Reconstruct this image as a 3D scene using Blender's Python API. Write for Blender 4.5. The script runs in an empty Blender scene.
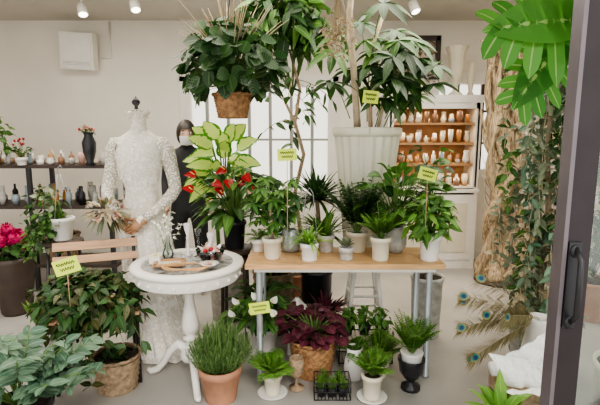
import bpy, math, random
from mathutils import Vector, Matrix
R=random.Random(7)
V=Vector
sin,cos,pi=math.sin,math.cos,math.pi
U=R.uniform
# ---------------------------------------------------------------- materials
def nt(name):
    m=bpy.data.materials.new(name); m.use_nodes=True
    t=m.node_tree; t.nodes.clear()
    o=t.nodes.new('ShaderNodeOutputMaterial'); return m,t,o
def mixc(t,fac,a,b):
    n=t.nodes.new('ShaderNodeMix'); n.data_type='RGBA'
    for i,x in ((0,fac),(6,a),(7,b)):
        if isinstance(x,bpy.types.NodeSocket): t.links.new(x,n.inputs[i])
        else: n.inputs[i].default_value=x if i==0 else (x[0],x[1],x[2],1)
    return n.outputs[2]
def mth(t,op,a,b=0.0,c=None):
    n=t.nodes.new('ShaderNodeMath'); n.operation=op
    for i,x in enumerate((a,b,c)):
        if x is None: continue
        if isinstance(x,bpy.types.NodeSocket): t.links.new(x,n.inputs[i])
        else: n.inputs[i].default_value=x
    return n.outputs[0]
def mk(name,col,rough=.6,metal=0,var=.12,scale=8,bump=0,bscale=40,stretch=None,emit=0,trans=0,c2=None):
    m,t,o=nt(name)
    p=t.nodes.new('ShaderNodeBsdfPrincipled')
    tc=t.nodes.new('ShaderNodeTexCoord'); src=tc.outputs['Object']
    if stretch:
        mp=t.nodes.new('ShaderNodeMapping'); mp.inputs['Scale'].default_value=stretch
        t.links.new(src,mp.inputs['Vector']); src=mp.outputs[0]
    n=t.nodes.new('ShaderNodeTexNoise'); n.inputs['Scale'].default_value=scale; n.inputs['Detail'].default_value=5
    t.links.new(src,n.inputs['Vector'])
    f=mth(t,'MULTIPLY_ADD',n.outputs[0],2.2,-.6); 
    cl=t.nodes.new('ShaderNodeClamp'); t.links.new(f,cl.inputs[0])
    a=[max(0,c*(1-var)) for c in col]; b=list(c2) if c2 else [min(1,c*(1+var)) for c in col]
    t.links.new(mixc(t,cl.outputs[0],a,b),p.inputs['Base Color'])
    p.inputs['Roughness'].default_value=rough; p.inputs['Metallic'].default_value=metal
    if trans: p.inputs['Transmission Weight'].default_value=trans
    if emit:
        p.inputs['Emission Color'].default_value=(*col,1); p.inputs['Emission Strength'].default_value=emit
    if bump:
        n2=t.nodes.new('ShaderNodeTexNoise'); n2.inputs['Scale'].default_value=bscale; n2.inputs['Detail'].default_value=4
        t.links.new(src,n2.inputs['Vector'])
        bp=t.nodes.new('ShaderNodeBump'); bp.inputs['Strength'].default_value=bump; bp.inputs['Distance'].default_value=.01
        t.links.new(n2.outputs[0],bp.inputs['Height']); t.links.new(bp.outputs[0],p.inputs['Normal'])
    t.links.new(p.outputs[0],o.inputs[0]); return m
def leafm(name,c1,c2,kind='mid',c3=(.3,.45,.2),rough=.47,tr=.22):
    m,t,o=nt(name)
    p=t.nodes.new('ShaderNodeBsdfPrincipled'); g=t.nodes.new('ShaderNodeNewGeometry')
    col=mixc(t,g.outputs['Random Per Island'],c1,c2)
    uv=t.nodes.new('ShaderNodeTexCoord'); sx=t.nodes.new('ShaderNodeSeparateXYZ'); t.links.new(uv.outputs['UV'],sx.inputs[0])
    a=mth(t,'ABSOLUTE',mth(t,'MULTIPLY_ADD',sx.outputs[0],2.0,-1.0))
    if kind=='mid':
        f=mth(t,'MULTIPLY',mth(t,'LESS_THAN',a,.09),.7); col=mixc(t,f,col,c3)
    elif kind=='center':
        n=t.nodes.new('ShaderNodeTexNoise'); n.inputs['Scale'].default_value=40; t.links.new(uv.outputs['Object'],n.inputs['Vector'])
        f=mth(t,'LESS_THAN',mth(t,'ADD',a,mth(t,'MULTIPLY',n.outputs[0],.7)),1.05); col=mixc(t,f,col,c3)
    elif kind=='vein':
        s=mth(t,'SINE',mth(t,'ADD',mth(t,'MULTIPLY',sx.outputs[1],38.0),mth(t,'MULTIPLY',a,-9.0)))
        f=mth(t,'MULTIPLY',mth(t,'GREATER_THAN',s,.45),.6); col=mixc(t,f,col,c3)
    t.links.new(col,p.inputs['Base Color']); p.inputs['Roughness'].default_value=rough
    tl=t.nodes.new('ShaderNodeBsdfTranslucent'); t.links.new(col,tl.inputs[0])
    mx=t.nodes.new('ShaderNodeMixShader'); mx.inputs[0].default_value=tr
    t.links.new(p.outputs[0],mx.inputs[1]); t.links.new(tl.outputs[0],mx.inputs[2]); t.links.new(mx.outputs[0],o.inputs[0])
    return m
def glassm(name,col=(.9,.95,.95)):
    m,t,o=nt(name)
    a=t.nodes.new('ShaderNodeBsdfTransparent'); a.inputs[0].default_value=(*col,1)
    g=t.nodes.new('ShaderNodeBsdfGlossy'); g.inputs['Roughness'].default_value=.05
    f=t.nodes.new('ShaderNodeFresnel'); f.inputs[0].default_value=1.45
    mx=t.nodes.new('ShaderNodeMixShader'); t.links.new(mth(t,'ADD',f.outputs[0],.04),mx.inputs[0])
    t.links.new(a.outputs[0],mx.inputs[1]); t.links.new(g.outputs[0],mx.inputs[2]); t.links.new(mx.outputs[0],o.inputs[0]); return m
def frost(name,col):
    m,t,o=nt(name)
    a=t.nodes.new('ShaderNodeBsdfTranslucent'); a.inputs[0].default_value=(*col,1)
    g=t.nodes.new('ShaderNodeBsdfTransparent'); g.inputs[0].default_value=(*col,1)
    mx=t.nodes.new('ShaderNodeMixShader'); mx.inputs[0].default_value=.55
    t.links.new(a.outputs[0],mx.inputs[1]); t.links.new(g.outputs[0],mx.inputs[2]); t.links.new(mx.outputs[0],o.inputs[0]); return m
def lacem(name,col,see=.0,sc=45,dk=.74):
    m,t,o=nt(name)
    p=t.nodes.new('ShaderNodeBsdfPrincipled'); p.inputs['Roughness'].default_value=.75
    tc=t.nodes.new('ShaderNodeTexCoord'); v=t.nodes.new('ShaderNodeTexVoronoi'); v.inputs['Scale'].default_value=sc
    nz=t.nodes.new('ShaderNodeTexNoise'); nz.inputs['Scale'].default_value=sc*.5
    t.links.new(tc.outputs['Object'],v.inputs['Vector']); t.links.new(tc.outputs['Object'],nz.inputs['Vector'])
    f=mth(t,'GREATER_THAN',mth(t,'ADD',v.outputs['Distance'],mth(t,'MULTIPLY',nz.outputs[0],.5)),.66)
    t.links.new(mixc(t,f,col,[col[0]*dk,col[1]*dk*.97,col[2]*dk*.93]),p.inputs['Base Color'])
    bp=t.nodes.new('ShaderNodeBump'); bp.inputs['Strength'].default_value=.2; bp.inputs['Distance'].default_value=.002
    t.links.new(v.outputs['Distance'],bp.inputs['Height']); t.links.new(bp.outputs[0],p.inputs['Normal'])
    if see:
        tr=t.nodes.new('ShaderNodeBsdfTransparent'); mx=t.nodes.new('ShaderNodeMixShader')
        t.links.new(mth(t,'MULTIPLY',f,see),mx.inputs[0])
        t.links.new(p.outputs[0],mx.inputs[1]); t.links.new(tr.outputs[0],mx.inputs[2]); t.links.new(mx.outputs[0],o.inputs[0])
    else: t.links.new(p.outputs[0],o.inputs[0])
    return m
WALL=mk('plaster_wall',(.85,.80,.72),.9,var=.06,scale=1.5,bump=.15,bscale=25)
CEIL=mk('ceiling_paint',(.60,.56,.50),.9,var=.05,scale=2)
FLOOR=mk('concrete_floor',(.38,.36,.335),.45,var=.2,scale=1.6,bump=.12,bscale=30)
WHITE=mk('white_paint',(.84,.81,.75),.45,var=.05)
CER=mk('white_ceramic',(.84,.82,.78),.3,var=.04)
CREAM=mk('cream_ceramic',(.74,.68,.54),.4,var=.06)
GREYC=mk('grey_ceramic',(.5,.49,.46),.5,var=.3,scale=25)
TERRA=mk('terracotta',(.50,.25,.15),.8,var=.25,bump=.25)
BLACK=mk('black_metal',(.015,.015,.017),.4,var=.2)
BLKC=mk('black_ceramic',(.02,.02,.024),.3)
DARKB=mk('dark_bronze_frame',(.026,.018,.021),.45,metal=.2,var=.2)
ALU=mk('alu_edge',(.17,.145,.16),.4,metal=.5)
STEEL=mk('grey_pipe',(.45,.48,.5),.35,metal=.5)
MULL=mk('window_bar_paint',(.34,.34,.32),.5)
PINE=mk('pine_wood',(.62,.37,.17),.45,var=.25,scale=6,stretch=(1,12,12),bump=.05)
SLAT=mk('chair_slat_wood',(.52,.31,.18),.6,var=.25,scale=6,stretch=(1,12,12))
DKWOOD=mk('dark_wood',(.05,.033,.025),.5,var=.3)
SHELFW=mk('honey_wood',(.48,.27,.13),.6,var=.2,scale=5)
DRIFT=mk('driftwood',(.33,.21,.11),.85,var=.6,scale=11,stretch=(7,7,.9),bump=1.0,bscale=18,c2=(.80,.62,.40))
BARK=mk('bark',(.36,.27,.18),.9,var=.3,scale=20,bump=.5)
PALEB=mk('pale_bark',(.60,.48,.33),.8,var=.2,scale=20,bump=.4)
SOIL=mk('soil',(.035,.022,.015),1,var=.4,scale=60,bump=.8)
WICK=mk('wicker',(.36,.19,.085),.75,var=.5,scale=35,bump=.5,bscale=90)
WICKG=mk('grey_wicker',(.32,.225,.14),.8,var=.45,scale=35,bump=.5,bscale=90)
STEM=mk('green_stem',(.12,.22,.05),.5)
TAG=mk('price_tag_yellow',(.72,.86,.10),.6,var=.03)
INK=mk('ink',(.05,.1,.04),.7)
PAPER=mk('white_paper',(.92,.92,.90),.7,var=.03)
GLASS=glassm('clear_glass')
DRESS=lacem('dress_lace',(.95,.91,.84),0,46,.84)
APPL=mk('lace_applique',(.96,.93,.87),.7,var=.06)
SHEER=lacem('sheer_lace',(.94,.90,.83),.5,75,.84)
RED=mk('red_petal',(.42,.015,.025),.35,var=.35,scale=20)
CRIM=mk('crimson_plume',(.50,.01,.11),.7,var=.4,scale=40,bump=.8)
PINKF=mk('dried_pink',(.66,.40,.34),.8,var=.3)
ROSE=mk('blush_rose',(.80,.58,.46),.7,var=.2)
WPET=mk('white_petal',(.85,.85,.76),.6)
SPADX=mk('yellow_spadix',(.75,.65,.2),.6)
L_DK=leafm('leaf_dark',(.013,.048,.011),(.045,.125,.024),c3=(.11,.2,.06))
L_MID=leafm('leaf_mid',(.035,.12,.016),(.12,.26,.045),c3=(.24,.38,.1))
L_LT=leafm('leaf_light',(.13,.32,.04),(.27,.48,.08),c3=(.38,.55,.15))
L_FERN=leafm('leaf_fern',(.06,.19,.018),(.18,.36,.05))
L_GREY=leafm('leaf_greygreen',(.13,.17,.10),(.28,.31,.20),c3=(.38,.4,.28))
L_BLUE=leafm('leaf_bluegreen',(.07,.16,.10),(.19,.30,.19),c3=(.33,.43,.3))
L_ROSE=leafm('leaf_rosemary',(.07,.16,.05),(.19,.30,.10))
L_VAR=leafm('leaf_variegated',(.06,.24,.02),(.12,.34,.03),'center',(.62,.78,.20),tr=.3)
L_PEP=leafm('leaf_peperomia',(.012,.05,.015),(.035,.11,.025),'vein',(.11,.2,.08))
L_PUR=leafm('leaf_heuchera',(.055,.012,.02),(.15,.03,.05),c3=(.22,.07,.1))
L_BRZ=leafm('leaf_bronze',(.03,.055,.015),(.10,.10,.03),c3=(.17,.2,.07))
L_MON=leafm('leaf_monstera',(.05,.21,.025),(.12,.34,.05),c3=(.4,.55,.2),tr=.35)
L_TAN=leafm('leaf_dried',(.4,.3,.17),(.6,.5,.33),c3=(.3,.2,.1))
L_RED=leafm('leaf_anthurium_red',(.25,.006,.012),(.45,.02,.025),c3=(.5,.06,.05),rough=.25,tr=.1)
PEA_G=leafm('feather_barbs',(.16,.15,.07),(.40,.34,.19),c3=(.4,.3,.1))
PEA_B=mk('feather_blue',(.012,.04,.12),.3); PEA_T=mk('feather_teal',(.04,.26,.22),.3); PEA_O=mk('feather_bronze',(.34,.26,.09),.5)
SKIN=mk('skin',(.62,.41,.31),.5,var=.06); HAIR=mk('dark_hair',(.02,.015,.012),.5,var=.4,scale=60)
HANDW=mk('mannequin_hand_wood',(.40,.22,.12),.5,var=.2)
CLOTH=mk('black_clothes',(.022,.022,.025),.9,bump=.2)
MASKM=mk('face_mask_cloth',(.75,.75,.75),.8)
MARB=mk('table_top_inlay',(.30,.29,.27),.25,var=.6,scale=28,c2=(.72,.70,.66))
LAMPG=mk('lamp_glow',(1,.93,.8),.5,emit=6)
# ---------------------------------------------------------------- mesh builder
class MB:
    def __init__(s,name,loc=(0,0,0),rz=0):
        s.name=name;s.loc=loc;s.rz=rz;s.v=[];s.f=[];s.mi=[];s.uv=[];s.sm=[];s.mats=[]
    def mat(s,m):
        if m not in s.mats: s.mats.append(m)
        return s.mats.index(m)
    def add(s,vs,fs,m,uvs=None,smooth=True):
        b=len(s.v); s.v.extend([tuple(x) for x in vs]); k=s.mat(m)
        for i,f in enumerate(fs):
            s.f.append(tuple(b+j for j in f)); s.mi.append(k); s.sm.append(smooth)
            s.uv.extend([uvs[j] for j in f] if uvs else [(.3,.5)]*len(f))
    def done(s,parent=None):
        me=bpy.data.meshes.new(s.name); me.from_pydata(s.v,[],s.f)
        for m in s.mats: me.materials.append(m)
        me.polygons.foreach_set('material_index',s.mi); me.polygons.foreach_set('use_smooth',s.sm)
        u=me.uv_layers.new(name='UVMap'); u.data.foreach_set('uv',[c for p in s.uv for c in p])
        me.update(); o=bpy.data.objects.new(s.name,me); bpy.context.collection.objects.link(o)
        o.location=s.loc; o.rotation_euler=(0,0,s.rz)
        if parent: o.parent=parent
        return o
def box(mb,c,s,m,rot=None):
    vs=[V((x*s[0]/2,y*s[1]/2,z*s[2]/2)) for x in(-1,1) for y in(-1,1) for z in(-1,1)]
    if rot: vs=[rot@v for v in vs]
    vs=[v+V(c) for v in vs]
    mb.add(vs,[(0,1,3,2),(4,6,7,5),(0,4,5,1),(2,3,7,6),(0,2,6,4),(1,5,7,3)],m,smooth=False)
def lathe(mb,prof,m,c=(0,0,0),seg=28,fl=None,sx=1,sy=1,smooth=True):
    vs=[];fs=[]
    for i,(r,z) in enumerate(prof):
        for j in range(seg):
            a=2*pi*j/seg; rr=r
            if fl: rr=r*(1+fl[1]*cos(fl[0]*a))
            vs.append((c[0]+rr*cos(a)*sx,c[1]+rr*sin(a)*sy,c[2]+z))
    for i in range(len(prof)-1):
        for j in range(seg):
            k=(j+1)%seg; fs.append((i*seg+j,i*seg+k,(i+1)*seg+k,(i+1)*seg+j))
    mb.add(vs,fs,m,smooth=smooth)
def tube(mb,pts,rad,m,seg=6,caps=True,lump=0):
    pts=[V(p) for p in pts]; n=len(pts)
    if not isinstance(rad,(list,tuple)): rad=[rad]*n
    vs=[];fs=[]; u=None; ph=[U(0,6) for _ in range(3)]
    for i in range(n):
        d=(pts[min(i+1,n-1)]-pts[max(i-1,0)])
        if d.length<1e-9: d=V((0,0,1))
        d.normalize()
        if u is None: u=d.cross(V((0,0,1)) if abs(d.z)<.9 else V((1,0,0)))
        u=(u-d*u.dot(d)); u.normalize(); w=d.cross(u)
        for j in range(seg):
            a=2*pi*j/seg; k=1+lump*(sin(3*a+ph[0]+i*.25)*.6+sin(5*a+ph[1]-i*.4)*.5) if lump else 1
            vs.append(pts[i]+(u*cos(a)+w*sin(a))*rad[i]*k)
    for i in range(n-1):
        for j in range(seg):
            k=(j+1)%seg; fs.append((i*seg+j,i*seg+k,(i+1)*seg+k,(i+1)*seg+j))
    if caps: fs.append(tuple(range(seg))[::-1]); fs.append(tuple((n-1)*seg+j for j in range(seg)))
    mb.add(vs,fs,m)
def ball(mb,c,r,m,seg=10,rings=6,s=(1,1,1)):
    prof=[(max(1e-4,r*sin(pi*i/rings)),-r*cos(pi*i/rings)*s[2]) for i in range(rings+1)]
    lathe(mb,prof,m,c,seg,sx=s[0],sy=s[1])
def wid(t,sh):
    if sh=='ov': return max(.02,sin(pi*min(1,t**.75*.98+.02)))**.8
    if sh=='la': return max(.02,sin(pi*min(1,t*.96+.03)))**.9
    if sh=='st': return (min(1,.5+t*2.5))*(1-t**3)+.02
    if sh=='lo': return (min(1,.75+t))*(1-max(0,(t-.72)/.28)**2*.9)
    if sh=='rd': return max(.03,sin(pi*min(1,t*.93+.06)))**.55
    if sh=='ht': return (min(1,t*9+.15)**.5)*max(.03,1-t**1.7)
    return 1
def leaf(mb,p,d,L,W,m,droop=.3,fold=.15,sh='ov',n=4,up=None,curl=0):
    p=V(p); d=V(d); d.normalize(); up=V(up) if up is not None else V((0,0,1))
    s=d.cross(up)
    if s.length<.05: s=V((1,0,0)).cross(d)
    s.normalize(); nn=s.cross(d)
    vs=[];uv=[];fs=[]
    for i in range(n+1):
        t=i/n; c=p+d*(L*t)+V((0,0,-1))*(droop*L*t*t); w=W*.5*wid(t,sh)
        e=nn*(fold*w*2)
        vs+= [c-s*w+e,c,c+s*w+e]; uv+=[(0,t),(.5,t),(1,t)]
    for i in range(n):
        a=i*3; fs+=[(a,a+1,a+4,a+3),(a+1,a+2,a+5,a+4)]
    mb.add(vs,fs,m,uv)
def rdir(el0=-.3,el1=1.2):
    a=U(0,2*pi); e=U(el0,el1); return V((cos(a)*cos(e),sin(a)*cos(e),sin(e)))
def rup(): return V((U(-.6,.6),U(-.9,.3),U(.4,1)))
def pot(mb,rt,rb,h,m,c=(0,0,0),lip=.012,soil=True,seg=28,fl=None,lh=.03):
    lathe(mb,[(.001,0),(rb*.96,0),(rb,.006),(rt-lip*.7,h-lh),(rt-lip*.5,h-lh+.001),(rt,h-lh+.003),(rt+.001,h-.003),(rt-.003,h),(rt-lip,h-.002),(rt-lip-.002,h-.03)],m,c,seg,fl)
    if soil: lathe(mb,[(rt-lip-.001,h-.02),(.001,h-.012)],SOIL,c,seg)
def basket(mb,rt,rb,h,m,c=(0,0,0),ns=14,rows=11,a=.006):
    vs=[];fs=[];seg=ns*4
    nr=rows*2+1
    for i in range(nr):
        t=i/(nr-1); r0=rb+(rt-rb)*t
        for j in range(seg):
            th=2*pi*j/seg
            sg=(1 if (i//2)%2 else -1)
            r=r0+(a*cos(ns*th)*sg if i%2 else -a*.6)
            vs.append((c[0]+r*cos(th),c[1]+r*sin(th),c[2]+h*t))
    for i in range(nr-1):
        for j in range(seg):
            k=(j+1)%seg; fs.append((i*seg+j,i*seg+k,(i+1)*seg+k,(i+1)*seg+j))
    mb.add(vs,fs,m)
    lathe(mb,[(.001,0.001),(rb,0.001)],m,c,seg)
    for q in range(2):
        ring=[(c[0]+(rt+.004*cos(j*1.3+q*3))*cos(2*pi*j/36),c[1]+(rt+.004*cos(j*1.3+q*3))*sin(2*pi*j/36),c[2]+h+.004*sin(j*1.3+q*3)) for j in range(37)]
        tube(mb,ring,.007,m,6)
    lathe(mb,[(rt,h-.015),(.001,h-.01)],SOIL,c,24)
def arc(p0,az,el,L,sag,n=6):
    h=V((cos(az)*cos(el),sin(az)*cos(el),sin(el)))
    return [V(p0)+h*(L*i/n)+V((0,0,-1))*(sag*L*(i/n)**2) for i in range(n+1)]
def fern(mb,c,n,L,m=None,pw=.22,k=11,el=(.5,1.35),sag=.6,w=.3,ln=1,sh='la'):
    m=m or L_FERN
    for i in range(n):
        az=2*pi*i/n*2.4+U(-.3,.3); l=L*U(.7,1.1); pts=arc(V(c)+V((cos(az),sin(az),0))*.01,az,U(*el),l,sag*U(.7,1.2),6)
        tube(mb,pts,.0022,STEM,3,False)
        for j in range(1,k+1):
            t=.12+.86*j/k; q=t*6; a=min(5,int(q)); p=pts[a].lerp(pts[a+1],q-a); d=(pts[a+1]-pts[a]).normalized()
            s=d.cross(V((0,0,1))); 
            if s.length<.05: s=V((sin(az),-cos(az),0))
            s.normalize(); pl=l*pw*max(.15,sin(pi*(t*.8+.12)))
            for sg in(-1,1): leaf(mb,p,s*sg+d*.45,pl,pl*w,m,.12,.05,sh,2+ln)
        leaf(mb,pts[-1],pts[-1]-pts[-2],l*pw*.4,l*pw*.15,m,.1,.05,'la',2)
def bush(mb,c,r,n,L,W,m,stems=8,base=None,droop=.3,sh='ov',out=.5,inner=.55,seg=3,mats=None):
    c=V(c)
    for i in range(n):
        d=rdir(-1.1,1.5); k=U(inner,1)
        p=c+V((d.x*r[0]*k,d.y*r[1]*k,d.z*r[2]*k))
        dd=d*out+rdir(-1.2,.8)*.9; up=d*1.0+V((0,0,.5))+rdir(-1,1)*.45
        leaf(mb,p,dd,L*U(.7,1.2),W*U(.8,1.15),R.choice(mats) if mats else m,droop,.12,sh,seg,up=up)
    if base is not None:
        for i in range(stems):
            d=rdir(-.1,1.3); e=c+V((d.x*r[0],d.y*r[1],d.z*r[2]))*.8; b=V(base)
            mid=b.lerp(e,.5)+V((0,0,.15*r[2])); tube(mb,[b,mid,e],[.005,.004,.002],STEM,4)
def strap(mb,c,n,L,W,m,el=(.3,1.4),droop=.5,r0=.01):
    for i in range(n):
        az=U(0,2*pi); e=U(*el); d=V((cos(az)*cos(e),sin(az)*cos(e),sin(e)))
        leaf(mb,V(c)+V((cos(az),sin(az),0))*r0,d,L*U(.7,1.1),W,m,droop*U(.5,1.3),.15,'st',6)
def stalk(mb,base,tip,L,W,m,sh='ov',droop=.5,n=5,out=None,rs=.003,up=None):
    b=V(base);t=V(tip);mid=b.lerp(t,.55)+V((0,0,.1*(t-b).length)); tube(mb,[b,mid,t],[rs*1.3,rs,rs*.8],STEM,4)
    d=V((t.x-b.x,t.y-b.y,(t.z-b.z)*.25)) if out is None else V(out)
    if d.length<.01: d=rdir(0,.3)
    if up is None:
        h=V((d.x,d.y,0)); h=h.normalized() if h.length>.001 else h
        up=h*.5+V((U(-.4,.4),U(-.6,.2),1))
    leaf(mb,t,d,L,W,m,droop,.12,sh,n,up=up)
def palm(mb,p,n,L,W,m,tilt=-.15,droop=.35,sh='la',ax=0,nrm=None):
    nrm=V(nrm if nrm is not None else (U(-.35,.35),U(-.8,.1),1)).normalized()
    a0=nrm.cross(V((1,0,0))).normalized(); b0=nrm.cross(a0)
    for i in range(n):
        a=2*pi*i/n+ax+U(-.15,.15); e=tilt+U(-.25,.3)
        leaf(mb,p,(a0*cos(a)+b0*sin(a))*cos(e)+nrm*sin(e),L*U(.75,1.1),W,m,droop,.13,sh,5,up=nrm)
def rosemary(mb,c,n,h,spread,m,nl=.028,k2=22,nw=.0045):
    for i in range(n):
        a=U(0,2*pi); k=U(0,1)**.6*spread; b=V(c)+V((cos(a)*k*.4,sin(a)*k*.4,0))
        t=V(c)+V((cos(a)*k,sin(a)*k,h*U(.75,1.05)*(1-.55*(k/spread)**2)))
        mid=b.lerp(t,.5)+V((cos(a),sin(a),0))*spread*.12
        tube(mb,[b,mid,t],.0018,STEM,3,False)
        for j in range(k2):
            u_=.1+.9*j/(k2-1); q=b.lerp(mid,u_*2) if u_<.5 else mid.lerp(t,u_*2-1)
            leaf(mb,q,rdir(-.1,1.1),nl*U(.8,1.2),nw,m,0,0,'st',1)
def tag(x,y,z,w=.14,h=.09,tilt=.2,st=.15,yaw=0):
    mb=MB('price_tag',(x,y,z),yaw); rot=Matrix.Rotation(tilt,3,'Y')
    box(mb,(0,0,0),(w,.003,h),TAG,rot)
    for r in range(2):
        n=4-r
        pts=[]
        for i in range(n*6):
            t=i/(n*6-1); pts.append(rot@V(((-.36+.72*t)*w*(1-.2*r),-.0028,(.18-.34*r)*h+h*.11*sin(i*1.9+r))))
        tube(mb,pts,h*.03,INK,4)
    tube(mb,[(0,.004,0),(0,.006,-st)],.0022,SLAT,5); mb.done()
# ---------------------------------------------------------------- room shell
def slab(name,c,s,m):
    mb=MB(name,c); box(mb,(0,0,0),s,m); return mb.done()
slab('floor',(-.5,1.4,-.05),(7.4,8.2,.1),FLOOR)
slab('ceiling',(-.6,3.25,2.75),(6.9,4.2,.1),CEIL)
slab('wall_left',(-4.0,3.25,1.35),(.1,4.1,2.7),WALL)
slab('wall_right',(2.85,3.25,1.35),(.1,4.1,2.7),WALL)
def wall_back():
    mb=MB('wall_back',(0,5.25,0))
    def b(x0,x1,z0,z1): box(mb,((x0+x1)/2,0,(z0+z1)/2),(x1-x0,.1,z1-z0),WALL)
    b(-3.95,-1.3,0,2.7);b(-1.3,.38,0,.75);b(-1.3,.38,2.05,2.7);b(.38,1.5,0,2.7);b(1.5,2.65,0,1.0);b(1.5,2.65,2.08,2.7);b(2.65,2.8,0,2.7)
    mb.done()
wall_back()
def window(i,x0,x1,z0,z1,nx,nz,m,pm):
    mb=MB('window_%d'%i,((x0+x1)/2,5.24,(z0+z1)/2)); w=x1-x0;h=z1-z0
    for s in(-1,1):
        box(mb,(s*(w/2-.03),-.01,0),(.06,.1,h),WHITE); box(mb,(0,-.01,s*(h/2-.03)),(w-.12,.1,.06),WHITE)
        box(mb,(s*(w/2+.02),-.055,0),(.06,.02,h+.1),WHITE)
    box(mb,(0,-.055,h/2+.03),(w+.1,.02,.07),WHITE); box(mb,(0,-.07,-h/2-.02),(w+.12,.06,.04),WHITE)
    for k in range(1,nx): box(mb,(-w/2+w*k/nx,0,0),(.035,.04,h-.12),m)
    for k in range(1,nz): box(mb,(0,0.001,-h/2+h*k/nz),(w-.12,.03,.025),m)
    box(mb,(0,.02,0),(w-.12,.006,h-.12),pm); mb.done()
PANE=frost('frosted_pane',(1.0,.98,.93))
window(1,-1.3,.38,.75,2.05,7,2,MULL,PANE); window(2,1.5,2.65,1.0,2.08,4,3,DKWOOD,PANE)
mb=MB('baseboard_back',(0,5.19,.05)); box(mb,(-.6,0,0),(6.7,.015,.1),WHITE); mb.done()
mb=MB('baseboard_right',(2.79,3.25,.05)); box(mb,(0,0,0),(.015,3.8,.1),WHITE); mb.done()
mb=MB('wall_front',(0,1.25,2.55)); box(mb,(-.6,0,0),(6.8,.1,.3),WALL); mb.done()
mb=MB('door_1',(.735,1.25,0))
box(mb,(.006,0,1.2),(.012,.05,2.38),ALU); box(mb,(.046,0,1.2),(.068,.04,2.38),DARKB)
box(mb,(.55,0,2.34),(.92,.04,.1),DARKB); box(mb,(.55,0,.06),(.92,.04,.1),DARKB); box(mb,(1.02,0,1.2),(.05,.04,2.38),DARKB)
box(mb,(.54,0,1.2),(.92,.006,2.2),GLASS)
for zz in(1.13,.92):
    ball(mb,(.034,-.028,zz),.016,BLACK,12,8,(1,.6,1.2))
tube(mb,[(.034,-.03,1.14),(.032,-.06,1.11),(.03,-.066,1.03),(.032,-.06,.95),(.034,-.03,.92)],[.007,.008,.009,.008,.007],BLACK,8)
box(mb,(.034,-.023,1.03),(.036,.01,.25),BLKC)
mb.done()
mb=MB('trim_door_track',(0,1.25,.006)); box(mb,(-.3,0,0),(5.8,.07,.012),STEEL); mb.done()
# ---------------------------------------------------------------- ceiling fittings
def spot(x,y,z=2.7,tx=.3,ty=-.4):
    mb=MB('ceiling_spotlight',(x,y,z)); lathe(mb,[(.001,0),(.05,0),(.05,-.02),(.001,-.02)],WHITE,seg=20)
    tube(mb,[(0,0,-.02),(0,0,-.09)],.008,WHITE,8)
    d=V((tx,ty,-1)).normalized(); a=V((0,0,-.10))-d*.03
    tube(mb,[a,a+d*.02,a+d*.11],[.025,.04,.045],WHITE,16); tube(mb,[a+d*.111,a+d*.113],[.038,.036],LAMPG,16)
    mb.done()
    l=bpy.data.lights.new('spot_lamp','SPOT'); l.energy=38; l.color=(1,.87,.68); l.spot_size=1.5; l.spot_blend=.8; l.shadow_soft_size=.05
    o=bpy.data.objects.new('spot_lamp',l); bpy.context.collection.objects.link(o); o.location=V((x,y,z))+a+d*.14
    o.rotation_euler=d.to_track_quat('-Z','Y').to_euler()
for x,y in((-2.85,4.3),(-1.98,4.3),(-1.45,4.15),(-.33,4.15),(1.0,4.2),(1.9,3.8)): spot(x,y)
mb=MB('wall_speaker',(-2.4,5.07,2.35)); rot=Matrix.Rotation(.06,3,'Y')@Matrix.Rotation(.12,3,'X')
box(mb,(0,0,0),(.36,.12,.38),WHITE,rot); box(mb,rot@V((0,-.065,0)),(.32,.012,.34),CER,rot)
for i in range(3): box(mb,rot@V((0,-.073,-.14+.014*i)),(.29,.004,.004),GREYC,rot)
box(mb,(0,.09,0),(.08,.07,.08),WHITE); tube(mb,[(.2,.1,-.05),(.3,.11,-.05),(.3,.11,.33)],.01,WHITE,6); mb.done()
# ---------------------------------------------------------------- round pedestal table
mb=MB('round_pedestal_table',(-.65,2.53,0))
lathe(mb,[(.001,.715),(.255,.715),(.26,.722)],MARB,seg=48)
lathe(mb,[(.26,.722),(.27,.73),(.30,.732),(.318,.724),(.322,.712),(.312,.70),(.300,.692),(.296,.685),(.298,.64),(.292,.632),(.05,.63),(.04,.60)],WHITE,seg=48)
for k in range(24):
    a=2*pi*k/24; ball(mb,(.300*cos(a),.300*sin(a),.66),.008,WHITE,6,4,(1,1,1.6))
lathe(mb,[(.09,.632),(.085,.61),(.05,.60),(.032,.57),(.045,.555),(.03,.54),(.026,.50),(.04,.42),(.052,.34),(.045,.30),(.028,.28),(.045,.27),(.045,.255),(.03,.245),(.038,.20),(.06,.18),(.065,.14),(.05,.12),(.001,.11)],WHITE,seg=24)
for k in range(3):
    a=-pi/2+.35+2*pi*k/3; u=V((cos(a),sin(a),0))
    prof=[(.03,.19),(.08,.215),(.13,.17),(.18,.09),(.22,.04),(.265,.022),(.29,.03)]
    tube(mb,[u*r+V((0,0,z)) for r,z in prof],[.03,.028,.026,.022,.02,.02,.012],WHITE,10)
mb.done()
mb=MB('picture_frame',(-.74,2.47,.722),.15)
for s in(-1,1): box(mb,(s*.075,0,.015),(.02,.13,.012),SHELFW); box(mb,(0,s*.055,.015),(.15,.02,.012),SHELFW)
box(mb,(0,0,.008),(.14,.10,.006),CREAM); mb.done()
mb=MB('twig_wreath',(-.62,2.37,.735))
for k in range(5):
    tube(mb,[((.12+.01*sin(5*a+k))*cos(a),(.06+.01*cos(4*a+k))*sin(a),.008+.006*sin(7*a+k*1.3)) for a in [2*pi*i/40 for i in range(41)]],.003,PINE,4)
mb.done()
mb=MB('glass_bowl_of_dried_flowers',(-.52,2.54,.717))
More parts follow.
